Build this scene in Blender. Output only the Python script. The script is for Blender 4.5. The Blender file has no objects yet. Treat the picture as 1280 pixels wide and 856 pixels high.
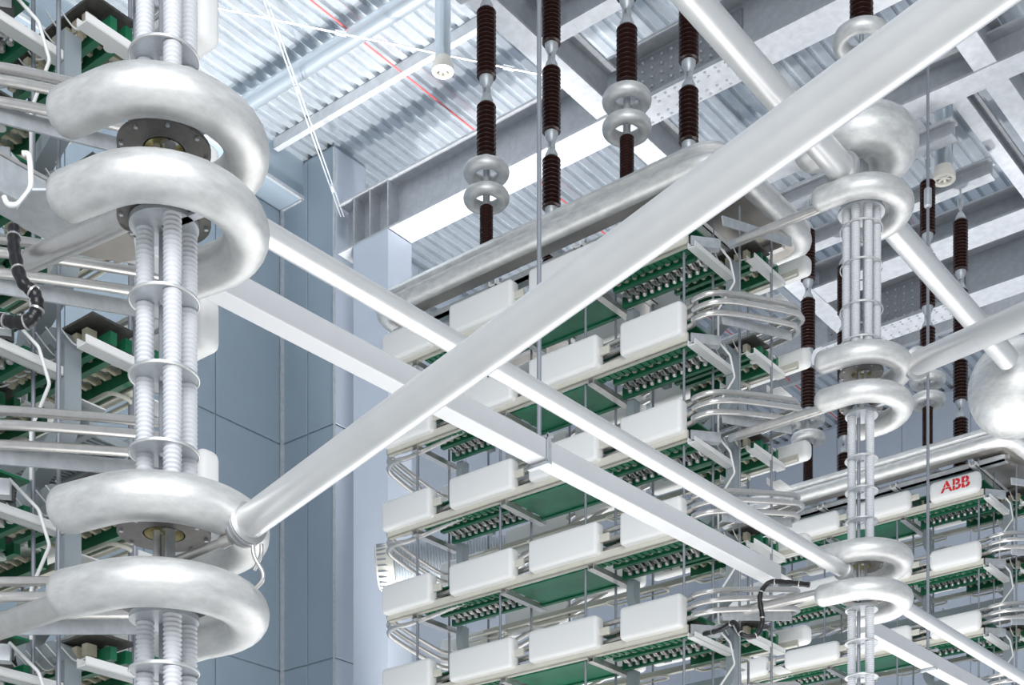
import bpy, bmesh, math, random
from mathutils import Vector, Matrix
random.seed(7)
PI = math.pi
S = bpy.context.scene
COL = S.collection

# ------------------------------------------------------------------ camera, world, lights, exposure
FPX, CXP, YHP = 1880.0, 640.0, 1400.0          # focal length, centre column, horizon row (1280 x 856 frame)
HB = math.hypot(1510.0, 1880.0)
CAM_H = 1.6
cd = bpy.data.cameras.new('camera'); cam = bpy.data.objects.new('camera', cd); COL.objects.link(cam)
cam.location = (0, 0, CAM_H)
cam.rotation_euler = (PI / 2, 0, math.atan2(1510.0, 1880.0))
cd.sensor_width = 36.0; cd.sensor_fit = 'HORIZONTAL'
cd.lens = 36.0 * FPX / 1280.0
cd.shift_y = (YHP - 428.0) / 1280.0
cd.clip_start = 0.05; cd.clip_end = 300
S.camera = cam

S.view_settings.view_transform = 'Standard'; S.view_settings.look = 'None'
S.view_settings.gamma = 1.0; S.view_settings.use_curve_mapping = False
S.view_settings.exposure = 0.22

wd = bpy.data.worlds.new('hall_ambient'); S.world = wd; wd.use_nodes = True  # even ambient fill added around the open-sided hall
bg = wd.node_tree.nodes['Background']
bg.inputs[0].default_value = (0.86, 0.93, 1.0, 1); bg.inputs[1].default_value = 0.42

def area(name, loc, rot, sx, sy, power, color=(1, 1, 1)):
    ld = bpy.data.lights.new(name, 'AREA'); ld.shape = 'RECTANGLE'; ld.size = sx; ld.size_y = sy
    ld.energy = power; ld.color = color
    o = bpy.data.objects.new(name, ld); COL.objects.link(o); o.location = loc; o.rotation_euler = rot
    return o
# one broad area light added in place of a brightly lit floor
area('lit_floor_fill', (-12, 24, 0.3), (PI, 0, 0), 20, 26, 2900, (1, 0.99, 0.97))
def spot(name, loc, half, power):
    ld = bpy.data.lights.new(name, 'SPOT'); ld.energy = power; ld.spot_size = math.radians(2 * half); ld.spot_blend = 0.5
    ld.shadow_soft_size = 0.5; ld.color = (1, 0.99, 0.98)
    o = bpy.data.objects.new(name, ld); COL.objects.link(o); o.location = loc; o.rotation_euler = (PI, 0, 0)
# unseen narrow spots added at floor level to brighten the roof between the towers
spot('roof_fill_spot', (-20.6, 16.5, 0.5), 15, 25000)
spot('roof_fill_spot', (-19.6, 20.6, 0.5), 14, 26000)
spot('roof_fill_spot', (-18.8, 25.5, 0.5), 16, 18000)
spot('roof_fill_spot', (-12.6, 21.6, 0.5), 14, 12000)
spot('roof_fill_spot', (-6.5, 25.5, 0.5), 17, 9000)
spot('roof_fill_spot', (-12.6, 31.4, 0.5), 17, 14000)
# broad key light added behind the camera to brighten panels and pipes
area('key_light', (4.5, -5, 10), (math.radians(82), 0, math.radians(38.8)), 16, 10, 2600, (0.97, 0.985, 1))

# ------------------------------------------------------------------ materials
def mat(name, col, metal=0.0, rough=0.5, noise=0.0, nscale=8.0, stretch=(1, 1, 1), bump=0.0, dark=None, spec=0.5):
    m = bpy.data.materials.new(name); m.use_nodes = True
    nt = m.node_tree; b = nt.nodes['Principled BSDF']
    b.inputs['Base Color'].default_value = (*col, 1); b.inputs['Metallic'].default_value = metal
    b.inputs['Roughness'].default_value = rough; b.inputs['Specular IOR Level'].default_value = spec
    if noise > 0 or bump > 0:
        tc = nt.nodes.new('ShaderNodeTexCoord'); mp = nt.nodes.new('ShaderNodeMapping')
        mp.inputs['Scale'].default_value = stretch
        nz = nt.nodes.new('ShaderNodeTexNoise'); nz.inputs['Scale'].default_value = nscale
        nz.inputs['Detail'].default_value = 5; nz.inputs['Roughness'].default_value = 0.62
        nt.links.new(tc.outputs['Object'], mp.inputs[0]); nt.links.new(mp.outputs[0], nz.inputs['Vector'])
        if noise > 0:
            cr = nt.nodes.new('ShaderNodeValToRGB')
            cr.color_ramp.elements[0].position = 0.32; cr.color_ramp.elements[1].position = 0.68
            dk = dark or tuple(c * (1 - noise) for c in col)
            cr.color_ramp.elements[0].color = (*dk, 1); cr.color_ramp.elements[1].color = (*col, 1)
            nt.links.new(nz.outputs['Fac'], cr.inputs[0]); nt.links.new(cr.outputs[0], b.inputs['Base Color'])
            mr = nt.nodes.new('ShaderNodeMapRange'); mr.inputs[3].default_value = rough * 0.8; mr.inputs[4].default_value = min(1, rough * 1.25)
            nt.links.new(nz.outputs['Fac'], mr.inputs[0]); nt.links.new(mr.outputs[0], b.inputs['Roughness'])
        if bump > 0:
            bp = nt.nodes.new('ShaderNodeBump'); bp.inputs['Strength'].default_value = bump; bp.inputs['Distance'].default_value = 0.01
            nt.links.new(nz.outputs['Fac'], bp.inputs['Height']); nt.links.new(bp.outputs[0], b.inputs['Normal'])
    return m
M = {}
M['alu'] = mat('brushed_aluminium', (0.82, 0.82, 0.81), 0.65, 0.45, 0.24, 6, (1, 1, 3), 0.12)
M['pipe'] = mat('satin_aluminium_pipe', (0.86, 0.86, 0.86), 0.65, 0.36, 0.06, 3)
M['rod'] = mat('drawn_aluminium', (0.72, 0.70, 0.68), 0.8, 0.3, 0.12, 12)
M['galv'] = mat('galvanised_steel', (0.62, 0.65, 0.68), 0.55, 0.42, 0.2, 9)
M['girder'] = mat('galvanised_girder', (0.48, 0.50, 0.53), 0.3, 0.5, 0.18, 7)
M['castdark'] = mat('cast_flange', (0.20, 0.19, 0.18), 0.5, 0.5, 0.3, 20, bump=0.2)
M['brass'] = mat('brass_fitting', (0.50, 0.44, 0.24), 0.8, 0.35)
M['white'] = mat('white_shield_plastic', (0.86, 0.86, 0.85), 0.0, 0.38)
M['shed'] = mat('pale_silicone', (0.70, 0.71, 0.74), 0.0, 0.45)
M['cream'] = mat('cream_fibreglass', (0.68, 0.66, 0.58), 0.0, 0.5, 0.08, 6)
M['green'] = mat('green_board', (0.010, 0.185, 0.085), 0.0, 0.42, 0.25, 7)
M['greenlite'] = mat('pale_green_sheet', (0.012, 0.24, 0.115), 0.0, 0.3, 0.35, 4)
M['greyplast'] = mat('grey_duct_plastic', (0.36, 0.41, 0.44), 0.0, 0.45, 0.06, 5)
M['brown'] = mat('brown_glazed_porcelain', (0.042, 0.017, 0.014), 0.0, 0.22)
M['black'] = mat('black_rubber', (0.012, 0.012, 0.014), 0.0, 0.3)
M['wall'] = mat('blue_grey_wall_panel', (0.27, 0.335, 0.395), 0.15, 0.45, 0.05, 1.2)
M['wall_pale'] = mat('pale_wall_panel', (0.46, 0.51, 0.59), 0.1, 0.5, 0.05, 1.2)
M['deck'] = mat('galvanised_roof_deck', (0.70, 0.745, 0.785), 0.75, 0.24, 0.14, 3)
M['floor'] = mat('pale_epoxy_floor', (0.80, 0.80, 0.79), 0.0, 0.35, 0.04, 2)
M['red'] = mat('red_paint', (0.60, 0.10, 0.10), 0.0, 0.45)
M['duct'] = mat('spiral_duct_steel', (0.62, 0.68, 0.73), 0.8, 0.28)
M['ivory'] = mat('ivory_plastic', (0.78, 0.75, 0.68), 0.0, 0.45)
M['beige'] = mat('beige_component', (0.55, 0.50, 0.38), 0.0, 0.5, 0.1, 20)
M['hosegrey'] = mat('grey_vent_hose', (0.50, 0.54, 0.58), 0.2, 0.45)
M['clampmetal'] = mat('cast_clamp_aluminium', (0.55, 0.55, 0.55), 0.7, 0.4, 0.15, 9)
M['logo_red'] = mat('logo_red_print', (0.72, 0.02, 0.03), 0.0, 0.45)

# ------------------------------------------------------------------ mesh helpers
class MB:
    def __init__(s): s.v = []; s.f = []
    def add(s, vs, fs):
        o = len(s.v); s.v += [tuple(v) for v in vs]; s.f += [tuple(i + o for i in f) for f in fs]; return s
    def box(s, x0, x1, y0, y1, z0, z1):
        vs = [(x0, y0, z0), (x1, y0, z0), (x1, y1, z0), (x0, y1, z0), (x0, y0, z1), (x1, y0, z1), (x1, y1, z1), (x0, y1, z1)]
        return s.add(vs, [(0, 3, 2, 1), (4, 5, 6, 7), (0, 1, 5, 4), (1, 2, 6, 5), (2, 3, 7, 6), (3, 0, 4, 7)])
    def bar(s, p, q, w, h, up=(0, 0, 1)):
        p = Vector(p); q = Vector(q); d = (q - p).normalized(); u = Vector(up)
        if abs(d.dot(u)) > 0.98: u = Vector((1, 0, 0))
        r = d.cross(u).normalized(); u = r.cross(d).normalized()
        vs = []
        for c in (p, q):
            for a, b in ((-1, -1), (1, -1), (1, 1), (-1, 1)): vs.append(c + r * (a * w / 2) + u * (b * h / 2))
        return s.add(vs, [(0, 1, 2, 3), (7, 6, 5, 4), (0, 4, 5, 1), (1, 5, 6, 2), (2, 6, 7, 3), (3, 7, 4, 0)])
    def tube(s, pts, r, n=10, closed=False, caps=True, rads=None):
        pts = [Vector(p) for p in pts]; m = len(pts)
        rings = []; prev = None
        for i in range(m):
            if closed: t = pts[(i + 1) % m] - pts[i - 1]
            else: t = pts[min(i + 1, m - 1)] - pts[max(i - 1, 0)]
            t.normalize()
            if prev is None:
                ref = Vector((0, 0, 1)) if abs(t.z) < 0.9 else Vector((1, 0, 0))
                u = (ref - t * ref.dot(t)).normalized()
            else: u = (prev - t * prev.dot(t)).normalized()
            prev = u; w = t.cross(u); rr = rads[i] if rads else r
            rings.append([pts[i] + (u * math.cos(2 * PI * k / n) + w * math.sin(2 * PI * k / n)) * rr for k in range(n)])
        vs = [v for g in rings for v in g]; fs = []
        for i in range(m if closed else m - 1):
            j = (i + 1) % m
            for k in range(n): fs.append((i * n + k, i * n + (k + 1) % n, j * n + (k + 1) % n, j * n + k))
        if caps and not closed: fs.append(tuple(reversed(range(n)))); fs.append(tuple((m - 1) * n + k for k in range(n)))
        return s.add(vs, [tuple(reversed(f)) for f in fs])
    def lathe(s, prof, c=(0, 0, 0), n=20, closed=False):
        # prof: (radius, z)
        c = Vector(c); vs = []; fs = []; m = len(prof)
        for r, z in prof:
            for k in range(n):
                a = 2 * PI * k / n; vs.append((c.x + r * math.cos(a), c.y + r * math.sin(a), c.z + z))
        for i in range(m if closed else m - 1):
            j = (i + 1) % m
            for k in range(n): fs.append((i * n + k, i * n + (k + 1) % n, j * n + (k + 1) % n, j * n + k))
        if not closed: fs.append(tuple(range(n)) if False else tuple(reversed(range(n)))); fs.append(tuple((m - 1) * n + k for k in range(n)))
        return s.add(vs, fs)
    def prism(s, poly, y0, y1, axis='y'):
        n = len(poly); vs = []
        for t in (y0, y1):
            for a, b in poly:
                vs.append((a, t, b) if axis == 'y' else ((t, a, b) if axis == 'x' else (a, b, t)))
        fs = [tuple(range(n)), tuple(reversed(range(n, 2 * n)))] + [(i, (i + 1) % n + 0, (i + 1) % n + n, i + n)[::-1] for i in range(n)]
        return s.add(vs, fs)
def make_mesh(name, mb, m, smooth=35, bev=0.0, seg=2):
    me = bpy.data.meshes.new(name); me.from_pydata(mb.v, [], mb.f); me.update()
    bm = bmesh.new(); bm.from_mesh(me)
    bmesh.ops.recalc_face_normals(bm, faces=bm.faces)
    if bev > 0: bmesh.ops.bevel(bm, geom=[e for e in bm.edges], offset=bev, segments=seg, profile=0.5, affect='EDGES', clamp_overlap=True)
    bm.to_mesh(me); bm.free(); me.materials.append(M[m])
    if smooth:
        for p in me.polygons: p.use_smooth = True
        me.set_sharp_from_angle(angle=math.radians(smooth))
    return me
def link(name, me, parent=None, loc=(0, 0, 0), rot=(0, 0, 0)):
    o = bpy.data.objects.new(name, me); COL.objects.link(o)
    if parent: o.parent = parent
    o.location = loc; o.rotation_euler = rot
    return o
def obj(name, mb, m, parent=None, smooth=35, bev=0.0, seg=2):
    return link(name, make_mesh(name, mb, m, smooth, bev, seg), parent)
def tag(o, label=None, cat=None, group=None, kind=None):
    if label: o['label'] = label
    if cat: o['category'] = cat
    if group: o['group'] = group
    if kind: o['kind'] = kind
    return o
def thing(name, label, cat, loc=(0, 0, 0), group=None):
    o = bpy.data.objects.new(name, None); COL.objects.link(o); o.location = loc; o.empty_display_size = 0.2
    return tag(o, label, cat, group)
def struct(name, mb, m, parent=None, smooth=0):
    o = obj(name, mb, m, parent, smooth)
    if not parent: o['kind'] = 'structure'
    return o
def spline(pts, k=6, closed=False):
    P = [Vector(p) for p in pts]; n = len(P); out = []
    for i in range(n if closed else n - 1):
        if closed: a, b, c, d = P[i - 1], P[i], P[(i + 1) % n], P[(i + 2) % n]
        else: a, b, c, d = P[max(i - 1, 0)], P[i], P[i + 1], P[min(i + 2, n - 1)]
        for j in range(k):
            t = j / k
            out.append(0.5 * ((2 * b) + (c - a) * t + (2 * a - 5 * b + 4 * c - d) * t * t + (3 * b - 3 * c + d - a) * t ** 3))
    if not closed: out.append(P[-1])
    return out
def fillet(pts, r, k=6, closed=False):
    # polyline with rounded corners
    P = [Vector(p) for p in pts]; n = len(P); out = []
    for i in range(n):
        if not closed and i in (0, n - 1): out.append(P[i]); continue
        a, b, c = P[i - 1], P[i], P[(i + 1) % n]
        rr = min(r, (a - b).length * 0.48, (c - b).length * 0.48)
        p = b + (a - b).normalized() * rr; q = b + (c - b).normalized() * rr
        for j in range(k + 1):
            t = j / k; out.append((1 - t) ** 2 * p + 2 * t * (1 - t) * b + t * t * q)
    return out

# ------------------------------------------------------------------ the setting
struct('floor', MB().box(-25, 6, -6, 42, -0.2, 0), 'floor')
# roof deck: trapezoidal ribs running along Y
ZD = 21.80
mb = MB(); prof = []
x = -25.0; pitch = 0.285
while x < 4.0:
    prof += [(x, ZD), (x + 0.15, ZD), (x + 0.175, ZD + 0.09), (x + 0.245, ZD + 0.09)]
    x += pitch
vs = []; fs = []
for y in (-2.0, 42.0):
    for a, b in prof: vs.append((a, y, b))
n = len(prof)
for i in range(n - 1): fs.append((i, i + 1, n + i + 1, n + i))
mb.add(vs, fs); mb.box(-25, 4, -2, 42, ZD + 0.16, ZD + 0.3)
struct('ceiling', mb, 'deck')
# walls
wl = struct('wall_left', MB().box(-24.4, -23.97, 4, 21.95, 0, 21.0).box(-24.4, -23.27, 4, 21.95, 21.0, 21.8), 'wall')
wf = struct('wall_far', MB().box(-24.4, 6, 40.0, 40.4, 0, 21.8), 'wall_pale')
ws = struct('wall_shaft', MB().box(-24.4, -22.37, 21.98, 22.90, 0, 21.8), 'wall')
wb = struct('wall_back_left', MB().box(-24.4, -24.0, 22.90, 40.0, 0, 21.8), 'wall_pale')
struct('wall_column', MB().box(-21.79, -20.82, 21.95, 22.65, 0, 19.47), 'wall_pale')
# sheet panels of the walls: each its own piece, with recessed joints
def wall_panels(parent, axis, plane, thick, a0, a1, na, zs, m):
    st = (a1 - a0) / na; cache = {}
    for iz in range(len(zs) - 1):
        h = zs[iz + 1] - zs[iz] - 0.03
        if iz not in cache:
            mb = MB().box(0, thick, 0, st - 0.022, 0, h) if axis == 'x' else MB().box(0, st - 0.022, 0, thick, 0, h)
            cache[iz] = make_mesh('wall_panel', mb, m, 0, 0.006, 1)
        for ia in range(na):
            a = a0 + ia * st + 0.011
            link('wall_panel', cache[iz], parent, (plane, a, zs[iz] + 0.015) if axis == 'x' else (a, plane, zs[iz] + 0.015))
W5 = [0, 6.3, 11.17, 16.01]
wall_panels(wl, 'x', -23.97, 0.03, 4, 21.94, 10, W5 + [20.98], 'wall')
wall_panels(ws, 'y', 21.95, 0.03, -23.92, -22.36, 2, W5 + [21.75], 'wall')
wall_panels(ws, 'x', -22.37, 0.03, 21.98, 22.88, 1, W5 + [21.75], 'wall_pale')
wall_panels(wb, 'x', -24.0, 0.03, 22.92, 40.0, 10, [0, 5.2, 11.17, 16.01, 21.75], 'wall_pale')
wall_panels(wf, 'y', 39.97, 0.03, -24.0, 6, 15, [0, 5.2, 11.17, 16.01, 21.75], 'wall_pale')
struct('trim_1', MB().box(-22.35, -22.31, 21.91, 21.95, 0, 21.7), 'galv')
struct('trim_2', MB().box(-23.92, -23.86, 21.89, 21.95, 0, 21.0), 'galv')
struct('trim_3', MB().box(-23.29, -23.23, 4, 21.94, 20.97, 21.04).box(-23.9, -23.25, 21.90, 21.95, 20.97, 21.04), 'galv')

# ------------------------------------------------------------------ roof steel
def ibeam_x(x0, x1, y, zb, zt, w, tf=0.04, tw=0.03):
    return MB().box(x0, x1, y - w / 2, y + w / 2, zb, zb + tf).box(x0, x1, y - w / 2, y + w / 2, zt - tf, zt).box(x0, x1, y - tw / 2, y + tw / 2, zb + tf, zt - tf)
def ibeam_y(y0, y1, x, zb, zt, w, tf=0.04, tw=0.03):
    return MB().box(x - w / 2, x + w / 2, y0, y1, zb, zb + tf).box(x - w / 2, x + w / 2, y0, y1, zt - tf, zt).box(x - tw / 2, x + tw / 2, y0, y1, zb + tf, zt - tf)
def bolts_mesh():
    return make_mesh('bolt', MB().lathe([(0.028, 0), (0.028, 0.022), (0.016, 0.036)], n=6), 'galv', 0)
BOLT = bolts_mesh()
def girder(y, label, splice, xl=-22.28):
    t = thing('roof_girder', label, 'girder', (0, y, 19.5), 'deep roof girders with bolted splices')
    obj('beam', MB().add(*_ib(xl, 1.5, 1.05, 0.66)), 'girder', t, 0)
    for x in (-21.85, -21.4, -20.9): 
        if x > xl: obj('stiffener', MB().box(x, x + 0.03, -0.31, 0.31, 0.04, 1.01), 'girder', t, 0)
    for a, b in splice:
        obj('splice_plate', MB().box(a, b, -0.055, -0.015, 0.12, 0.92), 'castplate', t, 0)
        obj('splice_plate', MB().box(a, b, -0.33, 0.33, -0.03, 0.0), 'girder', t, 0)
        k = 0; x = a + 0.1
        while x < b - 0.05:
            for zz in (0.2, 0.36, 0.52, 0.68, 0.84):
                link('bolt', BOLT, t, (x, -0.055, zz), (PI / 2, 0, 0))
            for yy in (-0.26, -0.14, 0.14, 0.26):
                link('bolt', BOLT, t, (x, yy, -0.03), (PI, 0, 0))
            x += 0.2
    return t
def _ib(x0, x1, h, w):
    m = ibeam_x(x0, x1, 0, 0, h, w, 0.045, 0.03); return m.v, m.f
M['castplate'] = mat('zinc_splice_plate', (0.34, 0.35, 0.37), 0.5, 0.45, 0.25, 20)
girder(22.32, 'nearer deep roof girder crossing the top of the frame behind the insulators', [(-15.0, -12.9)])
girder(31.95, 'farther deep roof girder behind the right arrester column', [(-16.2, -12.9)])
def beam(name, mb, label, grp): tag(obj(name, mb, 'girder', None, 0), label, 'beam', grp)
GB = 'roof beams running away from the camera'
beam('roof_beam', ibeam_y(12, 22.0, -15.5, 19.55, 20.3, 0.42), 'grey roof beam meeting the nearer girder beside its bolted splice', GB)
beam('roof_beam', ibeam_y(12, 22.0, -9.75, 19.55, 20.3, 0.42), 'wide roof beam overhead hidden mostly behind the bright diagonal pipes', GB)
beam('roof_beam', ibeam_y(22.65, 31.6, -15.5, 19.55, 20.3, 0.42), 'roof beam beyond the nearer girder, passing over the tower corner', GB)
beam('roof_beam', ibeam_y(22.65, 31.6, -9.75, 19.53, 20.3, 0.40), 'roof beam at the upper right edge of the frame, right of its parallel neighbour', GB)
beam('roof_beam', ibeam_y(25.5, 31.6, -10.43, 19.53, 19.9, 0.26), 'narrow roof beam at the ends of the short hanging beams, upper right', GB)
GA = 'lighter roof beams running across'
beam('cross_beam', ibeam_x(-15.3, 1, 19.9, 19.55, 20.1, 0.30), 'light cross beam above the dark insulators near the top edge', GA)
beam('cross_beam', ibeam_x(-15.3, 1, 25.25, 19.5, 20.1, 0.5), 'cross beam at the upper right behind the round head of the arrester', GA)
beam('cross_beam', ibeam_x(-15.3, 1, 29.75, 19.55, 20.1, 0.7), 'cross beam behind the four hanging insulators at the right', GA)
GS = 'short hanging beams that carry the insulators'
beam('hanger_beam', ibeam_x(-15.3, -9.7, 16.15, 18.98, 19.3, 0.26), 'short dark beam carrying the two ringed insulators of the middle tower', GS)
beam('hanger_beam', ibeam_x(-15.3, -9.7, 17.65, 18.98, 19.3, 0.26), 'short dark beam carrying the two plain insulators of the middle tower', GS)
beam('hanger_beam', ibeam_x(-15.3, -10.55, 25.65, 18.98, 19.3, 0.26), 'short dark beam carrying the ringed insulators of the right tower', GS)
beam('hanger_beam', ibeam_x(-15.3, -10.45, 27.15, 18.98, 19.3, 0.26), 'short dark beam carrying the plain insulators of the right tower', GS)
beam('purlin', MB().box(-23.2, -15.8, 21.05, 21.18, 21.58, 21.79), 'narrow ceiling purlin below the corrugated deck at the upper left', GA)
beam('purlin', MB().box(-22.0, -9, 36.4, 36.55, 21.5, 21.78), 'thin pale ceiling purlin seen between arrester and tower at the right', GA)

# ------------------------------------------------------------------ services at the roof
tag(obj('spiral_duct', MB().tube([(-23.2, 19.62, 21.4), (-15.95, 19.62, 21.4)], 0.16, 20), 'duct'), 'straight round steel duct under the deck at the upper left', 'duct')
tag(obj('sprinkler_pipe', MB().tube([(-19.62, 12, 21.6), (-19.62, 40, 21.6)], 0.016, 8), 'red'), 'thin red pipe running under the corrugated ceiling', 'pipe')
tag(obj('sprinkler_pipe', MB().tube([(-14.3, 30, 21.6), (-14.3, 40, 21.6)], 0.03, 8), 'red'), 'short red pipe under the far ceiling near the right tower', 'pipe')
def nozzle(x, y, zb, zt, label, r=0.14):
    t = thing('air_nozzle', label, 'nozzle', (x, y, zb), 'round air nozzles on hanging ducts')
    obj('drop_duct', MB().tube([(0, 0, 0.2), (0, 0, zt - zb)], r, 20), 'duct', t)
    obj('collar', MB().lathe([(r + 0.01, 0.22), (r + 0.03, 0.1), (r + 0.05, 0.1), (r + 0.05, 0), (r - 0.02, 0), (r - 0.02, 0.2)], n=24), 'ivory', t)
    for k in range(7):
        a = 2 * PI * k / 7
        obj('vane', MB().bar((0, 0, 0.05), (r * math.cos(a), r * math.sin(a), 0.05), 0.05, 0.02), 'ivory', t, 0)
    obj('hub', MB().lathe([(0.05, 0.03), (0.05, 0.09)], n=12), 'ivory', t)
nozzle(-17.30, 19.62, 19.81, 21.45, 'round white air nozzle on a vertical duct left of the leftmost insulator')
nozzle(-11.023, 26.286, 18.72, 21.81, 'round white air nozzle behind the hanging rod at the upper right', 0.16)
def cross_rod(p, q, label):
    t = thing('bracing_rod', label, 'rod', p, 'thin wind bracing rods')
    p = Vector(p); q = Vector(q); d = (q - p); s = Vector((0.045, 0.045, 0))
    obj('rod', MB().tube([s * 0.5, d + s * 0.5], 0.014, 6), 'galv', t)
    obj('rod', MB().tube([-s * 0.5, d - s * 0.5], 0.014, 6), 'galv', t)
    for k in (0.12, 0.5, 0.88):
        obj('turnbuckle', MB().tube([d * (k - 0.012), d * (k + 0.012)], 0.04, 8), 'galv', t)

cross_rod((-21.6, 15.8, 21.1), (-16.5, 21.94, 20.6), 'bracing rod crossing the ceiling from the upper left to the insulators')
cross_rod((-19.2, 16.7, 21.4), (-22.06, 21.9, 20.16), 'bracing rod slanting down to the left end of the nearer girder')

# ------------------------------------------------------------------ insulator strings
def unit_prof(r0, r1, h, n):
    p = [(r0 * 0.8, 0)]
    st = h / n
    for i in range(n):
        z = i * st
        p += [(r0, z + st * 0.08), (r1, z + st * 0.30), (r1 * 0.985, z + st * 0.42), (r0, z + st * 0.9)]
    p.append((r0 * 0.8, h)); return p
U1 = make_mesh('insulator_body', MB().lathe(unit_prof(0.088, 0.138, 0.95, 16), n=20), 'brown', 50)
U2 = make_mesh('insulator_body', MB().lathe(unit_prof(0.088, 0.138, 0.75, 12), n=20), 'brown', 50)
U3 = make_mesh('insulator_body', MB().lathe(unit_prof(0.075, 0.095, 0.98, 26), n=16), 'brown', 50)
CAP = make_mesh('end_cap', MB().lathe([(0.10, 0), (0.095, 0.05), (0.055, 0.13), (0.04, 0.15)], n=16), 'galv', 35)
LNK = make_mesh('clevis', MB().box(-0.045, -0.02, -0.035, 0.035, 0, 0.14).box(0.02, 0.045, -0.035, 0.035, 0, 0.14).box(-0.03, 0.03, -0.02, 0.02, -0.05, 0.07), 'galv', 0)
TOR = make_mesh('grading_ring', MB().tube([(0.235 * math.cos(a * PI / 16), 0.235 * math.sin(a * PI / 16), 0) for a in range(32)], 0.088, 16, closed=True), 'alu', 60)
SPK = MB()
for k in range(4):
    a = PI / 4 + k * PI / 2
    SPK.bar((0.03 * math.cos(a), 0.03 * math.sin(a), 0.10), (0.2 * math.cos(a), 0.2 * math.sin(a), 0.0), 0.03, 0.012)
SPK = make_mesh('ring_spoke', SPK, 'galv', 0)
def string(x, y, rings, label, zbot=13.35):
    t = thing('insulator_string', label, 'insulator', (x, y, zbot), 'brown insulator strings hung from the roof')
    def at(me, z, nm, rot=(0, 0, 0)): return link(nm, me, t, (0, 0, z - zbot), rot)
    for z0, me, h in ((17.45, U1, .95), (16.15, U1, .95), (15.03, U2, .75)):
        at(me, z0, 'insulator_body'); at(CAP, z0 + h, 'end_cap'); at(CAP, z0, 'end_cap', (PI, 0, 0))
    for z0 in (17.2, 15.88, 18.66): at(LNK, z0, 'clevis')
    obj('hanger_link', MB().tube([(0, 0, 18.5 - zbot), (0, 0, 18.98 - zbot)], 0.022, 8), 'galv', t)
    if rings:
        at(TOR, 14.83, 'grading_ring'); at(TOR, 14.47, 'grading_ring'); at(SPK, 14.83, 'ring_spoke'); at(SPK, 14.47, 'ring_spoke')
        obj('hanger_link', MB().tube([(0, 0, 14.3 - zbot), (0, 0, 15.0 - zbot)], 0.05, 10), 'galv', t)
        at(U3, 13.38, 'insulator_body')
    else:
        at(U1, 13.75, 'insulator_body'); at(CAP, 13.75 + .95, 'end_cap'); at(CAP, 13.75, 'end_cap', (PI, 0, 0)); at(LNK, 14.8, 'clevis')
        obj('hanger_link', MB().tube([(0, 0, 0), (0, 0, 0.4)], 0.03, 8), 'galv', t)
string(-13.43, 16.15, True, 'leftmost brown insulator string, with two silver rings above the middle tower')
string(-11.06, 16.15, True, 'brown insulator string with two silver rings, left of the bright diagonal pipe at the top')
string(-13.43, 17.65, False, 'plain brown insulator string between the two ringed strings of the middle tower')
string(-11.06, 17.65, False, 'plain brown insulator string passing in front of the bolted girder splice')
string(-13.43, 25.65, True, 'brown insulator string with rings just left of the right arrester column')
string(-11.06, 25.65, True, 'brown insulator string with rings between right arrester column and rightmost string')
string(-13.43, 27.15, False, 'plain brown insulator string mostly hidden behind the right arrester column')
string(-11.06, 27.15, False, 'rightmost plain brown insulator string, left of the hollow ball')

# ------------------------------------------------------------------ valve towers
YN, YF = 15.685, 18.0
TIERS = [12.89, 11.69, 10.49, 9.29, 8.09, 6.89, 5.69, 4.49]
PAN = [(-15.02, -14.09), (-13.74, -12.62), (-12.34, -11.22), (-10.87, -9.95)]
def panel_mesh(w, r, z0=-0.42, z1=0.0):
    return make_mesh('shield_panel', MB().box(0, w, 0, 0.20, z0, z1), 'white', 50, r, 4)
PM = [panel_mesh(b - a, 0.055) for a, b in PAN]
LINKB = make_mesh('panel_link', MB().box(0, 0.16, 0, 0.05, -0.27, -0.17), 'cream', 0, 0.015, 2)
FPL = make_mesh('shield_panel', MB().box(0, 1.15, 0, 0.2, -0.34, -0.10), 'white', 50, 0.07, 4)
FPM = panel_mesh(1.17, 0.07); FPM2 = panel_mesh(1.17, 0.095, -0.40, -0.06)
PMR = [panel_mesh(b - a, 0.095, -0.42, -0.06) for a, b in PAN]
def ramp(x, y):       # the guard tubes climb round the right nose and drop round the left one
    w = min(1, max(0, (y - 15.62) / 1.95))
    if x > -10.0: return 0.46 * w
    if x < -14.6: return -0.16 - 0.24 * w
    k = min(1, (x + 14.6) / 3.2)
    return -0.16 * (1 - k) + (-0.24 * (1 - k) + 0.46 * k) * w
def loop_pts(off, z, grow=0.0):
    # racetrack plan of the tube loop: straight near side, slanted noses
    right = [(-9.72, 15.66), (-9.42, 15.82), (-9.19, 16.95), (-9.20, 17.25), (-9.36, 17.50), (-9.9, 17.60)]
    cx = -12.25
    right = [(x + grow * (1 if x > -9.5 else 0.2), y) for x, y in right]
    left = [(-14.8, 17.60), (-15.25, 17.45), (-15.34, 17.1), (-15.26, 16.2), (-15.12, 15.98), (-14.9, 15.93)]
    near = [(-14.6, 15.76), (-12.25, 15.78), (-10.0, 15.76)]
    pts = near[:0]
    seq = [(-12.5, 15.95), (-10.1, 15.90)] + right + [(-10.6, 17.62), (-12.0, 17.62), (-13.0, 17.62), (-14.2, 17.62)] + left + [(-14.5, 15.95)]
    return [(x, y, z + ramp(x, y)) for x, y in seq]
LOOPS = [make_mesh('guard_tube', MB().tube(spline(loop_pts(0, -dz, g), 5, True), 0.035, 10, closed=True), 'rod', 50) for dz, g in ((0.11, 0.0), (0.23, 0.06), (0.35, 0.0))]
RAIL = make_mesh('edge_rail', MB().box(-15.0, -9.92, 15.80, 15.83, -0.49, -0.38).box(-15.0, -9.92, 15.80, 15.89, -0.49, -0.475), 'cream', 0)
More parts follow.
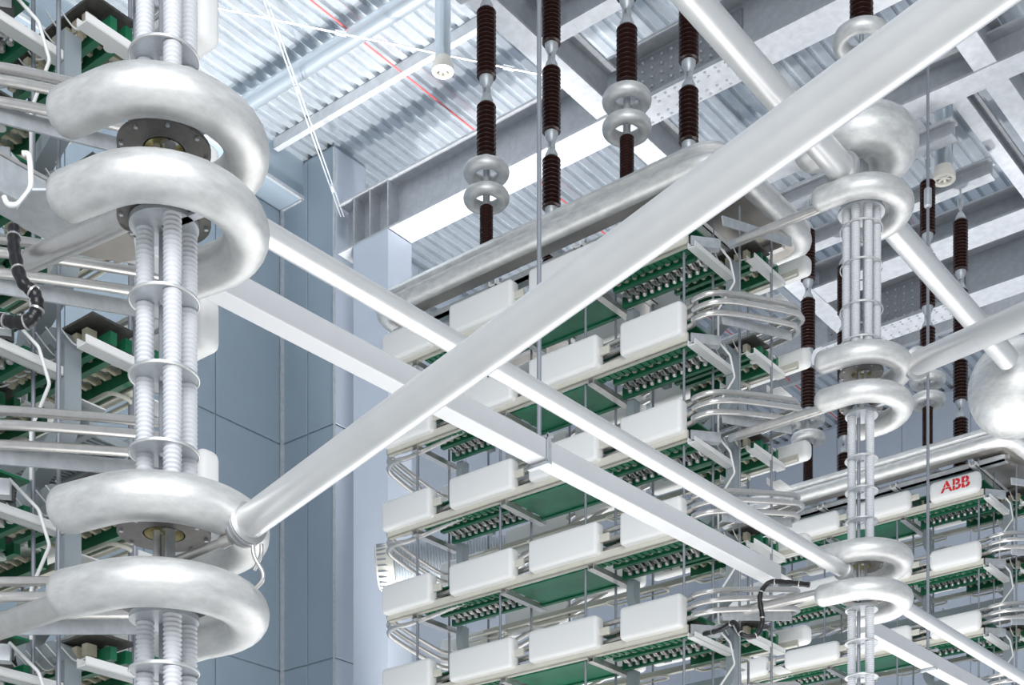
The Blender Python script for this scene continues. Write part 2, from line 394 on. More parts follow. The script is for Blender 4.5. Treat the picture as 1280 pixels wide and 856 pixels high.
RAILF = make_mesh('edge_rail', MB().box(-14.6, -9.3, 17.48, 17.51, -0.36, -0.27).box(-14.6, -9.3, 17.44, 17.51, -0.36, -0.345), 'cream', 0)
def notched(x0, x1, y0, y1, z0, z1, n):
    m = MB().box(x0, x1, y0, y1, z0 + 0.015, z1)
    st = (x1 - x0) / n
    for i in range(n): m.box(x0 + i * st, x0 + i * st + st * 0.62, y0 - 0.012, y1, z0, z0 + 0.03)
    return m
MOD = [(-14.35, -12.92), (-11.35, -9.98)]
GM = {}
GM['a'] = make_mesh('green_beam', notched(0, 1.40, 15.90, 16.01, -0.50, -0.42, 14), 'green', 0)
GM['b'] = make_mesh('green_beam', MB().box(0.1, 1.34, 16.11, 16.18, -0.50, -0.38), 'green', 0)
GM['c'] = make_mesh('green_beam', MB().box(0.0, 1.40, 16.47, 16.53, -0.52, -0.38), 'green', 0)
GM['top'] = make_mesh('green_deck', MB().box(0.0, 1.40, 15.92, 16.52, -0.20, -0.18), 'green', 0)
CAPA = make_mesh('capacitor', MB().lathe([(0.030, -0.475), (0.038, -0.46), (0.038, -0.39), (0.03, -0.36), (0.03, -0.20)], n=12), 'beige', 40)
fit = MB(); dk = MB()
for i in range(11):
    x = 0.12 + i * 0.115
    fit.box(x, x + 0.055, 16.21, 16.28, -0.46, -0.34)
    fit.tube([(x + 0.03, 16.25, -0.43), (x + 0.03, 16.32, -0.475), (x + 0.045, 16.39, -0.47)], 0.018, 6)
    fit.lathe([(0.024, -0.515), (0.032, -0.50), (0.032, -0.44), (0.02, -0.42)], (x + 0.045, 16.41, 0), 8)
    fit.tube([(x + 0.08, 16.24, -0.46), (x + 0.085, 16.33, -0.495), (x + 0.08, 16.42, -0.46)], 0.010, 5)
    dk.box(x - 0.01, x + 0.04, 16.20, 16.45, -0.34, -0.20)
    dk.box(x + 0.02, x + 0.06, 16.30, 16.36, -0.45, -0.34)
FIT = make_mesh('cooling_fittings', fit, 'rod', 40)
DK = make_mesh('thyristor_stack', dk, 'castdark', 0)
# far-side module: beige blocks with white wires, two green bars, fittings on a white board, green outer bar
FAR = [('component_backing', MB().box(0, 1.3, 16.80, 17.20, -0.24, -0.22), 'castdark', 0),
       ('green_beam', MB().box(0, 1.3, 16.96, 17.02, -0.40, -0.30), 'green', 0),
       ('green_beam', MB().box(0, 1.3, 17.10, 17.16, -0.40, -0.30), 'green', 0),
       ('white_board', MB().box(0, 1.3, 17.20, 17.36, -0.31, -0.29), 'white', 0),
       ('green_beam', MB().box(0, 1.3, 17.36, 17.42, -0.44, -0.28), 'green', 0),
       ('round_cap', MB().lathe([(0.05, -0.415), (0.05, -0.38), (0.03, -0.36)], (1.13, 17.08, 0), 16), 'white', 40)]
FARM = [(nm, make_mesh(nm, m_, ma, sm)) for nm, m_, ma, sm in FAR]
BLK = make_mesh('component_block', MB().box(-0.032, 0.032, 16.84, 16.93, -0.37, -0.28).box(-0.02, 0.02, 16.86, 16.91, -0.40, -0.37), 'beige', 0)
wr = MB(); ff = MB()
for i in range(9):
    x = 0.1 + i * 0.13
    wr.tube(spline([(x, 16.86, -0.38), (x - 0.03, 16.78, -0.42), (x - 0.05, 16.70, -0.36), (x - 0.05, 16.62, -0.30)], 4), 0.007, 5)
    ff.tube([(x, 17.22, -0.35), (x + 0.01, 17.30, -0.37), (x + 0.02, 17.345, -0.34)], 0.02, 6)
    ff.box(x - 0.03, x + 0.02, 17.17, 17.24, -0.37, -0.30)
    ff.box(x - 0.02, x + 0.02, 17.03, 17.09, -0.36, -0.25)
WR = make_mesh('white_wires', wr, 'white', 40); FF = make_mesh('small_fittings', ff, 'beige', 40)
SHEET = make_mesh('green_sheet', MB().box(-12.78, -11.42, 15.92, 16.62, -0.50, -0.48), 'greenlite', 0)
SHEETB = make_mesh('green_beam', MB().box(-12.84, -11.40, 16.60, 16.66, -0.52, -0.42), 'green', 0)
def chan_y(x, w, y0, y1, z):
    return MB().box(x - w / 2, x + w / 2, y0, y1, z, z + 0.012).box(x - w / 2, x - w / 2 + 0.012, y0, y1, z, z + 0.07).box(x + w / 2 - 0.012, x + w / 2, y0, y1, z, z + 0.07)
BRK = [make_mesh('cross_bracket', chan_y(x, 0.10, 15.82, 16.72, -0.56), 'rod', 0) for x in (-14.48, -12.86, -11.40)]
BRK.append(make_mesh('cross_bracket', chan_y(-9.86, 0.11, 15.80, 16.72, -0.56), 'white', 0))
ARM = make_mesh('nose_arm', MB().add(*(lambda m: (m.v, m.f))(MB().bar((-9.45, 15.85, -0.36), (-9.30, 17.3, -0.02), 0.02, 0.11))).bar((-9.95, 15.9, -0.42), (-9.7, 16.2, -0.42), 0.1, 0.12), 'galv', 0)
ARM2 = make_mesh('nose_bracket', chan_y(-9.55, 0.12, 16.7, 17.5, -0.42), 'white', 0)
def sduct(x, y, sgn=1, path=None, w=0.055):
    p = [(x, y, -0.50), (x, y, -0.78), (x + sgn * 0.13, y, -0.95), (x + sgn * 0.36, y, -0.97), (x + sgn * 0.50, y, -1.12), (x + sgn * 0.50, y, -1.66)]
    P = path or spline(p, 6); m = MB(); n = len(P); vs = []; fs = []
    for i, c in enumerate(P):
        t = (P[min(i + 1, n - 1)] - P[max(i - 1, 0)]).normalized(); u = Vector((t.z, 0, -t.x))
        for a, b in ((-1, -1), (1, -1), (1, 1), (-1, 1)): vs.append(c + u * w * a + Vector((0, 0.075 * b, 0)))
    for i in range(n - 1):
        for k in range(4): fs.append((i * 4 + k, i * 4 + (k + 1) % 4, (i + 1) * 4 + (k + 1) % 4, (i + 1) * 4 + k))
    fs += [(3, 2, 1, 0), tuple((n - 1) * 4 + k for k in range(4))]
    return m.add(vs, fs)
SD = [make_mesh('cable_duct', sduct(x, y, s), 'greyplast', 40) for x, y, s in ((-14.30, 16.66, 1), (-11.30, 16.66, 1))]
R_, L_, Y_ = -9.86, -10.38, 16.80
SDF = make_mesh('cable_duct', sduct(0, Y_, 1, fillet([(R_, Y_, -0.32), (R_, Y_, -0.92), (L_, Y_, -1.24), (L_, Y_, -1.46), (R_ - 0.10, Y_, -1.38), (R_, Y_, -1.50), (R_, Y_, -1.53)], 0.16, 5), 0.062), 'greyplast', 40)
tray = MB().box(-14.2, -9.9, 17.02, 17.08, -0.86, -0.70)
for i in range(72): tray.box(-14.2 + i * 0.06, -14.2 + i * 0.06 + 0.02, 17.08, 17.42, -0.86, -0.80)
TRAY = make_mesh('comb_tray', tray.box(-14.2, -9.9, 17.40, 17.44, -0.88, -0.76), 'greyplast', 0)
HOSE = make_mesh('coolant_tube', MB().tube(fillet([(-9.80, 16.25, -0.30), (-9.68, 16.42, -0.50), (-9.66, 16.50, -0.75), (-9.90, 16.50, -1.02), (-9.90, 16.50, -1.40)], 0.02, 2), 0.014, 8), 'white', 50)
def ftray(x0, x1):
    m = MB().tube(fillet([(x0, 17.30, -0.40), (x1, 17.30, -0.40), (x1, 17.52, -0.40), (x0, 17.52, -0.40)], 0.09, 4, True), 0.018, 8, closed=True)
    return m
FT = [make_mesh('drip_tray', ftray(a + 0.1, b - 0.05), 'cream', 0, 0.0) for a, b in PAN]
WB = make_mesh('corner_plate', MB().box(-0.10, 0.10, -0.16, 0.16, 0, 0.012).box(-0.10, -0.088, -0.16, 0.16, 0, 0.09), 'white', 0)
# corona shield on top
def corona_parts(t):
    out = [(-9.28, 15.52), (-9.28, 18.2), (-15.22, 18.2), (-15.22, 15.52)]
    path = fillet([(x, y, 13.30) for x, y in out], 0.55, 8, True)
    c = Vector((-12.25, 16.86, 13.3))
    def sweep(prof, mname, nm):
        n = len(path); vs = []; fs = []; m = len(prof)
        for i in range(n):
            tt = (path[(i + 1) % n] - path[i - 1]).normalized(); nrm = Vector((tt.y, -tt.x, 0))
            for a, b in prof: vs.append(path[i] + nrm * a * -1 + Vector((0, 0, b)))
        for i in range(n):
            for k in range(m): fs.append((i * m + k, i * m + (k + 1) % m, ((i + 1) % n) * m + (k + 1) % m, ((i + 1) % n) * m + k))
        obj(nm, MB().add(vs, fs), mname, t, 40)
    # path is counter-clockwise so +a points inward
    tube = [(0.13 - 0.13 * math.cos(2 * PI * k / 14), 0.12 * math.sin(2 * PI * k / 14) - 0.08) for k in range(14)]
    sweep(tube, 'alu', 'corona_tube')
    skirt = [(0.06, 0.02), (0.02, 0.06), (0.10, 0.16), (0.22, 0.22), (0.34, 0.24), (0.34, 0.22), (0.22, 0.19), (0.12, 0.12)]
    sweep(skirt, 'alu', 'corona_skirt')
    sweep([(0.18, -0.16), (0.42, -0.16), (0.42, -0.14), (0.18, -0.14)], 'castdark2', 'corona_flange')
    obj('end_plate', MB().box(-10.2, -9.5, 16.0, 17.8, 13.17, 13.19), 'castdark2', t, 0)
    for x in (-14.55, -13.43, -12.25, -11.06, -9.95): obj('top_bar', MB().box(x - 0.06, x + 0.06, 15.7, 18.0, 13.28, 13.36), 'galv', t, 0)
    for y in (16.15, 17.65): obj('top_rail', MB().box(-14.9, -9.6, y - 0.04, y + 0.04, 13.06, 13.16), 'rod', t, 0)
    for x in (-14.6, -13.0, -11.56, -10.1): obj('hanger_bracket', chan_y(x, 0.12, 15.75, 17.8, 12.93), 'white', t, 0)
    obj('inner_rail', MB().box(-15.0, -9.6, 15.92, 15.98, 12.96, 13.06).box(-15.0, -9.6, 15.92, 16.1, 12.96, 12.98), 'galv', t, 0)
M['castdark2'] = mat('brown_grey_plate', (0.46, 0.43, 0.40), 0.6, 0.4, 0.15, 6)  # brown-grey metal of the corona flange and plates
RODP = [(x, y) for x in (-14.53, -13.0, -11.56, -10.05) for y in (15.93, 16.62, 17.52)] + [(-9.62, 16.55), (-9.5, 17.15)]
def tower(dy, dz, label, tiers, corona=True, rounded=False, full=True):
    t = thing('valve_tower', label, 'tower', (0, dy, dz), 'suspended converter valve towers')
    zlow = tiers[-1] - 0.7
    if corona: corona_parts(t)
    ztop = 13.1 if corona else tiers[0] + 0.9
    for x, y in RODP: link('hanger_rod', make_mesh('hanger_rod', MB().tube([(x, y, zlow), (x, y, ztop)], 0.017, 8), 'rodgrey', 50), t)
    for T in tiers:
        k = TIERS.index(T); L = (0, 0, T)
        for (a, b), me in zip(PAN, PMR if rounded else PM):
            o = link('shield_panel', me, t, (a, YN, T))
            if rounded and T == 12.89 and a == PAN[3][0]: logo(o)
        for a in (-14.10, -12.63, -11.23): link('panel_link', LINKB, t, (a, YN + 0.07, T))
        for i in range(5): link('shield_panel', (FPM2 if rounded else FPM) if i or dy < -5 else FPL, t, (-10.37 - 1.3 * i, 17.56, T + (0.05 if dy > -5 else 0.25, 0.28, 0.25, 0.0, -0.2)[i]))
        for me in (LOOPS if k else []): link('guard_tube', me, t, L)
        link('edge_rail', RAIL, t, L); link('edge_rail', RAILF, t, L)
        for x0, x1 in MOD:
            for q in 'abc': link('green_beam', GM[q], t, (x0, 0, T))
            link('green_deck', GM['top'], t, (x0, 0, T))
            for i in range(9): link('capacitor', CAPA, t, (x0 + 0.22 + i * 0.125, 16.06, T))
            tag(link('cooling_fittings', FIT, t, (x0, 0, T)), kind='stuff')
            tag(link('thyristor_stack', DK, t, (x0, 0, T)), kind='stuff')
        for x0 in (-10.85,) + ((-12.35,) if dy < -5 else ()):
            for nm, me in FARM: link(nm, me, t, (x0, 0, T + 0.1))
            for i in range(9): link('component_block', BLK, t, (x0 + 0.1 + i * 0.13, 0, T + 0.1))
            tag(link('white_wires', WR, t, (x0, 0, T + 0.1)), kind='stuff'); tag(link('small_fittings', FF, t, (x0, 0, T + 0.1)), kind='stuff')
        link('green_sheet', SHEET, t, L); link('green_beam', SHEETB, t, L)
        for me in BRK: link('cross_bracket', me, t, L)
        link('nose_arm', ARM, t, L); link('nose_bracket', ARM2, t, L); link('coolant_tube', HOSE, t, L)
        for me in SD: link('cable_duct', me, t, L)
        link('cable_duct', SDF, t, L)
        for me in FT: link('drip_tray', me, t, L)
        if k in (1, 4, 6): tag(link('comb_tray', TRAY, t, L))
        for x, y in ((-9.55, 17.45), (-9.98, 17.0), (-12.5, 17.3), (-11.2, 17.45)): link('corner_plate', WB, t, (x, y, T - 0.64))
    return t
M['rodgrey'] = mat('grey_threaded_rod', (0.30, 0.32, 0.36), 0.3, 0.45)
def logo(panel):
    cu = bpy.data.curves.new('lettering', 'FONT'); cu.body = 'ABB'; cu.size = 0.235; cu.offset = 0.007; cu.align_x = 'CENTER'; cu.align_y = 'CENTER'
    tmp = bpy.data.objects.new('tmp', cu); COL.objects.link(tmp)
    dg = bpy.context.evaluated_depsgraph_get(); me = bpy.data.meshes.new_from_object(tmp.evaluated_get(dg))
    bpy.data.objects.remove(tmp)
    bm = bmesh.new(); bm.from_mesh(me)
    def cut(co, no, w):
        for s in (-1, 1):
            bmesh.ops.bisect_plane(bm, geom=bm.verts[:] + bm.edges[:] + bm.faces[:], plane_co=Vector(co) + Vector(no) * s * w, plane_no=no)
        kill = [f for f in bm.faces if abs((f.calc_center_median() - Vector(co)).dot(Vector(no))) < w]
        bmesh.ops.delete(bm, geom=kill, context='FACES')
    cut((0, -0.002, 0), (0, 1, 0), 0.004)
    xs = sorted(v.co.x for v in bm.verts); w = xs[-1] - xs[0]
    for fx in (0.165, 0.50, 0.84): cut((xs[0] + w * fx, 0, 0), (1, 0, 0), 0.0035)
    bm.to_mesh(me); bm.free(); me.name = 'lettering'; me.materials.clear(); me.materials.append(M['logo_red'])
    o = bpy.data.objects.new('lettering', me); COL.objects.link(o); o.parent = panel
    o.location = (0.50, -0.003, -0.235); o.rotation_euler = (PI / 2, 0, 0); o.scale = (1.22, 1.12, 1)
    o['label'] = 'red company lettering reading ABB'
tower(0.0, 0.0, 'middle converter valve tower of white panels and green boards under a silver corona shield', TIERS[:6])
tower(9.55, 0.0, 'far right converter valve tower with rounded panels and red lettering', TIERS[:5], rounded=True)
tower(-9.95, -0.28, 'nearest converter valve tower cut off by the left edge of the photo', TIERS[2:], corona=False)

# ------------------------------------------------------------------ arresters
def ring_pts(R, legA, legB, d, dz=0):
    # C-shaped ring: semicircle away from leg direction, two legs along d
    d = Vector((d[0], d[1], 0)).normalized(); s = Vector((-d.y, d.x, 0))   # s: sideways
    pts = []
    pts.append(s * R + d * legA)
    for k in range(5): pts.append(s * R + d * (legA * (1 - (k + 1) / 5)))
    n = 20
    for k in range(1, n): 
        a = PI * k / n
        pts.append(s * R * math.cos(a) - d * R * math.sin(a))
    for k in range(5): pts.append(-s * R + d * (legB * k / 4))
    return [p + Vector((0, 0, dz)) for p in pts]
def c_ring(R, r, legA, legB, d):
    P = ring_pts(R, legA, legB, d)
    # rounded ends
    t0 = (P[0] - P[1]).normalized(); t1 = (P[-1] - P[-2]).normalized()
    pre = []; post = []; rads = []
    for k in range(5):
        a = PI / 2 * (k + 0.3) / 5
        pre.append((P[0] + t0 * r * 0.8 * math.cos(a), r * math.sin(a)))
        post.append((P[-1] + t1 * r * 0.8 * math.cos(PI / 2 - PI / 2 * (k + 0.7) / 5 ), 0))
    post = [(P[-1] + t1 * r * 0.8 * math.sin(PI / 2 * (k + 0.7) / 5), r * math.cos(PI / 2 * (k + 0.7) / 5)) for k in range(5)]
    pts = [p for p, _ in pre] + P + [p for p, _ in post]
    rads = [q for _, q in pre] + [r] * len(P) + [q for _, q in post]
    return MB().tube(pts, r, 28, rads=rads)
def ribbed(h, r=0.052, pitch=0.026):
    p = []; n = int(h / pitch)
    for i in range(n):
        z = i * pitch; p += [(r * 0.80, z), (r * 0.97, z + pitch * 0.22), (r, z + pitch * 0.4), (r * 0.97, z + pitch * 0.58), (r * 0.80, z + pitch * 0.8)]
    return MB().lathe(p, n=16)
COLUMN3 = [(0.072, -0.115), (-0.11, 0.02), (0.114, 0.09)]
def arr_section(t, z0, z1, cols, rod=True, flange=0.19):
    me = make_mesh('ribbed_column', ribbed(z1 - z0), 'shed', 60)
    for x, y in cols: link('ribbed_column', me, t, (x, y, z0))
    if rod: obj('core_rod', MB().tube([(-0.05, 0.03, z0), (-0.05, 0.03, z1)], 0.022, 8), 'rodgrey', t)
    for z in (z0, z1 - 0.03): obj('end_flange', MB().lathe([(flange, 0), (flange, 0.03)], (0, 0, z), 32), 'galv', t)
def collar(t, z, R=0.185, h=0.075, th=0.006):
    obj('collar', MB().lathe([(R, 0), (R, h), (R - th, h), (R - th, 0)], (0, 0, z), 32, closed=True), 'alu', t)
def spacer(t, z, R=0.19):
    obj('spacer_disc', MB().lathe([(0.03, 0), (R - 0.006, 0), (R, 0.006), (R, 0.014), (0.03, 0.014)], (0, 0, z), 40, closed=True), 'galv', t)
    obj('spacer_rim', MB().tube([(R * math.cos(a * PI / 20), R * math.sin(a * PI / 20), z) for a in range(40)], 0.006, 6, closed=True), 'alu', t)
def bolt_disc(t, z, R, mat_='castdark'):
    obj('ring_flange', MB().lathe([(R * 0.42, 0), (R, 0), (R, 0.022), (R * 0.42, 0.022)], (0, 0, z), 40, closed=True), mat_, t)
    for k in range(8): link('bolt', BOLT_S, t, (R * 0.9 * math.cos(k * PI / 4 + .2), R * 0.9 * math.sin(k * PI / 4 + .2), z), (PI, 0, 0))
BOLT_S = make_mesh('bolt', MB().lathe([(0.012, 0), (0.012, 0.012)], n=6), 'galv', 0)
def cam_dir(angle):   # horizontal direction at an angle (degrees, + right) from the camera's forward axis
    a = math.radians(angle); b = (1510 / HB, 1880 / HB); ax = (1880 / HB, -1510 / HB)
    X, Y = math.sin(a), math.cos(a)
    return (X * ax[0] + Y * ax[1], X * b[0] + Y * b[1])
def W(X, D, z):       # camera-aligned right / forward metres to hall coordinates
    b = (1510 / HB, 1880 / HB); ax = (1880 / HB, -1510 / HB)
    return (X * ax[0] + D * ax[1], X * b[0] + D * b[1], z)
def rot_cols(cols):   # column offsets given as (right, forward)
    return [W(x, y, 0)[:2] for x, y in cols]
C3 = rot_cols(COLUMN3)
C6 = rot_cols([(0.185 * math.cos(k * PI / 4 + 0.2), 0.185 * math.sin(k * PI / 4 + 0.2)) for k in range(8)])
def ring_pair(t, za, zb, d, R=0.45, r=0.127, legA=0.27, legB=0.22):
    me = make_mesh('corona_ring', c_ring(R, r, legA, legB, d), 'alu', 60)
    for z in (za, zb): link('corona_ring', me, t, (0, 0, z))
    bolt_disc(t, za - 0.03, 0.255); bolt_disc(t, zb + 0.03, 0.255)
    obj('brass_cup', MB().lathe([(0.02, 0.05), (0.10, 0.05), (0.115, 0.0), (0.107, 0.0), (0.09, 0.04), (0.02, 0.04)], (0, 0, za - 0.03), 32, closed=True), 'brass', t)
    for k in range(3):
        a = 2.1 * k + 0.4
        obj('clevis_rod', MB().tube([(0.045 * math.cos(a), 0.045 * math.sin(a), zb + 0.05), (0.045 * math.cos(a), 0.045 * math.sin(a), za - 0.02)], 0.016, 10), 'brass' if k == 0 else 'alu', t)
    obj('clevis_plate', MB().box(-0.06, -0.045, -0.03, 0.03, zb + 0.03, za).box(0.045, 0.06, -0.03, 0.03, zb + 0.03, za), 'galv', t, 0)
    for zc in (za, zb):
        obj('ring_strut', MB().bar((0, 0, zc), tuple(Vector((-d[0], -d[1], 0)).normalized() * R + Vector((0, 0, zc))), 0.05, 0.02), 'galv', t, 0)
# left arrester
LX, LY = -6.692, 5.267
dl = cam_dir(-62)
t = thing('surge_arrester', 'near left surge arrester stack of big silver rings and ribbed columns', 'arrester', (LX, LY, 0))
ring_pair(t, 6.98, 6.53, dl); ring_pair(t, 4.86, 4.41, dl)
arr_section(t, 7.12, 8.6, C3); arr_section(t, 5.0, 6.55, C3); arr_section(t, 2.8, 4.38, C3)
for z in (7.45, 6.11, 5.69, 5.27, 4.07): spacer(t, z)
# right arrester
RX, RY = -7.87, 16.36
dr = cam_dir(-54)
t = thing('surge_arrester', 'farther surge arrester column with round head, hanging right of the middle tower', 'arrester', (RX, RY, 0))
ring_pair(t, 10.40, 9.95, dr, R=0.47); ring_pair(t, 8.14, 7.69, dr, R=0.47)
me = make_mesh('corona_ring', c_ring(0.47, 0.135, 0.30, 0.15, dr), 'alu', 60); link('corona_ring', me, t, (0, 0, 12.30))
hs = obj('head_shield', c_ring(0.38, 0.28, 0.45, 0.1, dr), 'alu', t, 60); hs.location = (0, 0, 13.02)
obj('head_bracket', MB().box(-0.05, 0.05, -0.08, 0.08, 12.3, 12.85).box(-0.26, 0.26, -0.015, 0.015, 12.3, 12.6), 'galv', t, 0)
arr_section(t, 10.5, 12.28, C6, False, 0.27); arr_section(t, 8.24, 9.9, C3); arr_section(t, 5.9, 7.62, C3)
for z in (12.05, 11.6, 11.1, 10.7): collar(t, z, 0.25, 0.02)
for z in (9.35, 8.98, 8.62, 7.2, 6.8): spacer(t, z, 0.19)
obj('suspension_ring', MB().tube([(0.25 * math.cos(a * PI / 16), 0.25 * math.sin(a * PI / 16), 14.3) for a in range(32)], 0.09, 14, closed=True), 'alu', t, 60)
link('insulator_body', U1, t, (0, 0, 14.45)); link('insulator_body', U1, t, (0, 0, 15.75)); link('insulator_body', U1, t, (0, 0, 17.05))
obj('hanger_link', MB().tube([(0, 0, 13.0), (0, 0, 14.45)], 0.03, 8).tube([(0, 0, 15.4), (0, 0, 15.75)], 0.04, 8).tube([(0, 0, 16.7), (0, 0, 17.05)], 0.04, 8).tube([(0, 0, 18), (0, 0, 21.8)], 0.02, 8), 'galv', t)

# ------------------------------------------------------------------ busbar pipes
def cp(u, v, d):      # a point sighted at photo column u, row v, at d metres in front of the camera
    return W((u - CXP) / FPX * d, d, CAM_H + (YHP - v) / FPX * d)
def pipe(name, p, q, r, label, m='pipe', clampA=None, clampB=None, group='large aluminium busbar pipes', n=32):
    t = thing(name, label, 'pipe', p, group); d = Vector(q) - Vector(p)
    obj('tube', MB().tube([(0, 0, 0), tuple(d)], r, n), m, t, 50)
    L = d.length; u = d / L
    for side, on in ((0, clampA), (1, clampB)):
        if not on: continue
        a = u * (0 if side == 0 else L); s = 1 if side == 0 else -1
        obj('clamp', MB().tube([a - u * s * 0.07, a - u * s * 0.03, a + u * s * 0.05, a + u * s * 0.06], r, n, rads=[r * 1.02, r * 1.28, r * 1.28, r * 1.05]), 'clampmetal', t, 40)
        obj('strap', MB().tube([a - u * s * 0.015, a + u * s * 0.0], r * 1.32, n), 'galv', t, 40)
        obj('strap', MB().tube([a + u * s * 0.022, a + u * s * 0.037], r * 1.32, n), 'galv', t, 40)
    return t
pipe('busbar_pipe', cp(306, 657, 8.05), cp(1330, -86, 4.35), 0.086, 'very long bright pipe crossing the whole photo diagonally in front', clampA=True)
pipe('busbar_pipe', (-7.9, 10.5, 12.72), (-7.9, 15.95, 12.57), 0.155, 'pipe descending from the top edge to the round head of the right arrester', clampB=True)
pipe('busbar_pipe', (-7.9, 16.9, 12.55), (-7.9, 21.1, 12.43), 0.150, 'pipe leading from the right arrester head into the hollow ball')
pipe('busbar_pipe', (-7.86, 6.0, 7.73), (-7.92, 16.0, 7.97), 0.086, 'slim pipe running from behind the left rings to the lower right rings', clampB=True)
pipe('busbar_pipe', (-7.92, 16.7, 7.98), (-7.92, 24.0, 8.05), 0.086, 'slim pipe continuing beyond the lower right rings to the photo corner')
pipe('busbar_pipe', cp(1146, 454, 17.5), cp(1330, 374, 14.0), 0.135, 'thick pipe leaving the middle right rings towards the right edge', clampA=True)
# ball
t = thing('connection_ball', 'hollow silver metal ball cut by the right edge with a pipe entering it', 'ball', (-8.1, 22.0, 12.42))
bm_ = bmesh.new(); bmesh.ops.create_uvsphere(bm_, u_segments=48, v_segments=28, radius=0.70)
me = bpy.data.meshes.new('shell'); bm_.to_mesh(me); bm_.free(); me.materials.append(M['alu'])
for p in me.polygons: p.use_smooth = True
link('shell', me, t)
obj('seam', MB().tube([(0.70 * math.cos(a * PI / 24), 0, 0.70 * math.sin(a * PI / 24)) for a in range(48)], 0.006, 6, closed=True), 'galv', t)
# connecting rods from rings to towers
G = 'thin connection rods from rings to towers'
for z, who in ((12.50, 'top'), (10.09, 'middle'), (7.90, 'bottom')):
    t = thing('connection_rod', f'thin metal rod joining the {who} rings of the right arrester to the middle tower', 'rod', (-9.5, 16.3, z), G)
    obj('tube', MB().tube([(0, 0, 0), (1.35, 0.02, 0.0)], 0.055, 16), 'rod', t)
    obj('lug', MB().box(-0.12, 0.06, -0.03, 0.03, -0.04, 0.04), 'galv', t, 0)
t = thing('connection_rod', 'thick short rod from the second big left ring back to the near tower', 'rod', cp(158, 272, 8.35), G)
q = Vector(cp(38, 326, 9.0)) - Vector(t.location)
obj('tube', MB().tube([(0, 0, 0), tuple(q)], 0.066, 20), 'rod', t)
t = thing('connection_rod', 'thick short rod from the lowest big left ring back to the near tower', 'rod', cp(110, 745, 8.5), G)
q = Vector(cp(-20, 790, 9.2)) - Vector(t.location)
obj('tube', MB().tube([(0, 0, 0), tuple(q)], 0.075, 20), 'rod', t)
# square cable beams
def sq(y0, y1, z0, z1, label, mu=True):
    t = thing('cable_channel', label, 'beam', (-8.8, y0, z0), 'square cable channels hung on rods')
    obj('channel', MB().bar((0, 0, 0), (0, y1 - y0, z1 - z0), 0.20, 0.20), 'alupaint', t, 0, 0.012, 2)
    return t
M['alupaint'] = mat('painted_aluminium', (0.70, 0.71, 0.73), 0.25, 0.42, 0.04, 4)
t = sq(6.4, 15.95, 7.86, 8.10, 'square grey channel running diagonally from left rings to the tower corner')
obj('clamp', MB().box(-0.13, 0.13, 4.95, 5.0, -0.02 , 0.01).box(-0.125, -0.11, 4.95, 5.0, 0, 0.27).box(0.11, 0.125, 4.95, 5.0, 0, 0.27).box(-0.15, 0.15, 4.95, 5.0, 0.23, 0.26), 'galv', t, 0)
t = sq(18.3, 24.0, 8.1, 8.2, 'square grey channel at the lower right corner beyond the arrester')
obj('clamp', MB().box(-0.13, 0.13, 2.1, 2.15, -0.1, -0.07).box(-0.15, 0.15, 2.1, 2.15, 0.16, 0.19).box(-0.125, -0.11, 2.1, 2.15, -0.1, 0.3), 'galv', t, 0)
for (x, y, z0, zc, lab) in ((-8.8, 11.37, 8.05, 12.55, 'long thin grey rod with a small connector hanging down to the square channel'), (-8.8, 20.42, 8.3, 14.6, 'long thin grey rod with a connector at the right of the arrester')):
    t = thing('suspension_rod', lab, 'rod', (x, y, z0), 'long suspension rods for the cable channels')
    obj('rod', MB().tube([(0, 0, 0), (0, 0, 21.8 - z0)], 0.022, 10), 'rodgrey', t)
    obj('connector', MB().lathe([(0.03, 0), (0.055, 0.02), (0.055, 0.26), (0.03, 0.28)], (0, 0, zc - z0), 12), 'galv', t)

# black cable bundles, vent hose, plates and hoops
def cable(pts, r, label):
    t = thing('cable_bundle', label, 'cable', pts[0], 'black cable bundles'); P = [Vector(p) - Vector(pts[0]) for p in pts]; P = spline(P, 8)
    rads = [r * (1 + 0.10 * math.sin(i * 1.9)) for i in range(len(P))]
    obj('sheath', MB().tube(P, r, 14, rads=rads), 'black', t, 60)
    for k in range(4, len(P) - 3, 9): obj('cable_tie', MB().tube([P[k], P[k] + (P[k + 1] - P[k]).normalized() * 0.012], r * 1.18, 12), 'rod', t)
cable([cp(*p) for p in ((18, 285, 8.9), (18, 312, 8.85), (27, 350, 8.8), (44, 368, 8.8), (46, 388, 8.8), (34, 402, 8.8), (12, 402, 8.85), (-15, 396, 8.9))], 0.037, 'thick black cable bundle curling down at the left edge')
cable([cp(*p) for p in ((1012, 731, 17.4), (985, 728, 17.5), (962, 728, 17.6), (950, 745, 17.6), (953, 775, 17.6), (945, 794, 17.6), (928, 793, 17.6), (918, 778, 17.7), (900, 787, 17.9), (880, 792, 18.2))], 0.030, 'black cable loop hanging from the lower end of the square channel')
t = thing('vent_hose', 'large grey ribbed ventilation hose with pale nozzle collar behind the middle tower', 'hose', cp(492, 708, 26.3))
q = Vector(cp(700, 690, 26.3)) - Vector(t.location); u = q.normalized(); pts = []; rads = []
for i in range(int(q.length / 0.05)):
    pts += [u * (i * 0.05), u * (i * 0.05 + 0.025)]; rads += [0.375, 0.335]
obj('hose', MB().tube(pts, 0.37, 28, rads=rads), 'hosegrey', t, 20) if 'hosegrey' in M else None
obj('collar', MB().tube([u * -0.30, u * -0.28, u * -0.05, u * 0.02], 0.4, 32, rads=[0.30, 0.36, 0.40, 0.40]), 'ivory', t, 30)
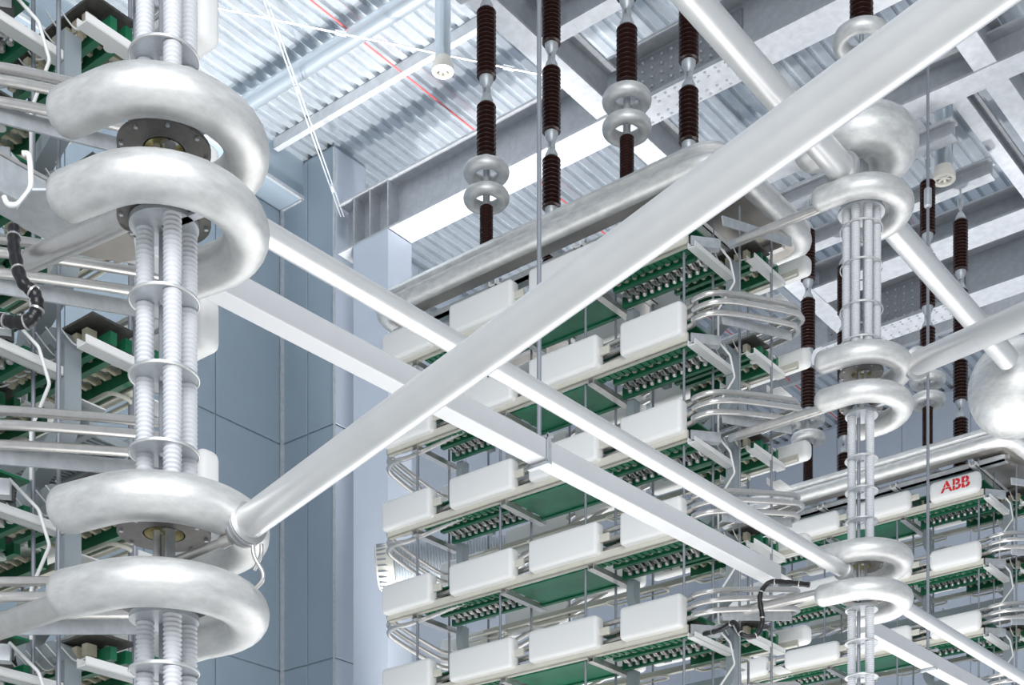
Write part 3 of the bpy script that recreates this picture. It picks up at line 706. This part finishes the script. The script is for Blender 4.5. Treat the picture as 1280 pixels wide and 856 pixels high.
for k in range(24):
    a = 2 * PI * k / 24; s1 = u.cross(Vector((0, 0, 1))).normalized(); s2 = s1.cross(u)
    c = u * -0.16 + (s1 * math.cos(a) + s2 * math.sin(a)) * 0.375
    obj('slot', MB().bar(c - u * 0.10, c + u * 0.10, 0.03, 0.03), 'rodgrey', t, 0)
t = thing('junction_box', 'flat grey metal box at the left edge above the thick rod', 'box', (-9.0, 5.55, 7.84))
obj('housing', MB().box(-0.25, 0, 0, 0.53, 0, 0.24), 'galv', t, 0, 0.01, 2)
obj('lid_rim', MB().box(-0.26, 0.012, -0.012, 0.542, 0.24, 0.26), 'rod', t, 0)
t = thing('handrail_hoop', 'small pale bent hoop of tube in front of the grey metal box', 'hoop', cp(28, 190, 8.9))
pts = [Vector(cp(*p)) - Vector(t.location) for p in ((28, 192, 8.9), (36, 192, 8.9), (38, 205, 8.9), (39, 236, 8.9), (22, 257, 8.9), (9, 256, 8.9), (5, 246, 8.9))]
obj('tube', MB().tube(fillet(pts, 0.04, 5), 0.017, 10), 'white', t, 50)
t = thing('terminal_plate', 'grey metal plate with chamfered corners above the thick rod at left', 'plate', (-7.7, 5.25, 6.95))
obj('plate', MB().prism([(-0.107, -0.18), (0.126, -0.23), (0.216, -0.16), (0.196, 0.09), (0.028, 0.23), (-0.228, 0.14), (-0.238, -0.06)], 0, 0.014, 'z'), 'galv', t, 0)
t = thing('terminal_plate', 'grey metal plate behind the left ribbed column, below the second ring', 'plate', (-7.5, 5.5, 6.80))
obj('plate', MB().prism([(-0.2, -0.10), (0.234, -0.10), (0.195, 0.03), (0.033, 0.166), (-0.064, 0.122), (-0.135, 0.0)], 0, 0.014, 'z'), 'castdark2', t, 0)

# small link rod and wire hoop at the clamp of the long pipe
t = thing('connection_rod', 'short thin rod from the left ring centre to the clamp of the diagonal pipe', 'rod', cp(214, 703, 8.25), G)
q = Vector(cp(288, 674, 8.05)) - Vector(t.location)
obj('tube', MB().tube([(0, 0, 0), tuple(q * 0.85), tuple(q * 0.86), tuple(q)], 0.024, 14, rads=[0.024, 0.024, 0.034, 0.030]), 'rod', t)
t = thing('wire_hoop', 'small bent wire hoop hanging under the clamp of the long diagonal pipe', 'hoop', cp(318, 688, 8.0))
pts = [Vector(cp(*p)) - Vector(t.location) for p in ((316, 682, 8.0), (317, 695, 8.0), (329, 715, 8.0), (329, 725, 8.0), (322, 733, 8.05), (310, 742, 8.2))]
obj('wire', MB().tube(fillet(pts, 0.03, 4), 0.011, 8), 'rod', t, 50)
pts = [Vector(cp(*p)) - Vector(t.location) for p in ((327, 680, 8.05), (327, 694, 8.05), (318, 712, 8.1))]
obj('wire', MB().tube(fillet(pts, 0.03, 4), 0.011, 8), 'rod', t, 50)
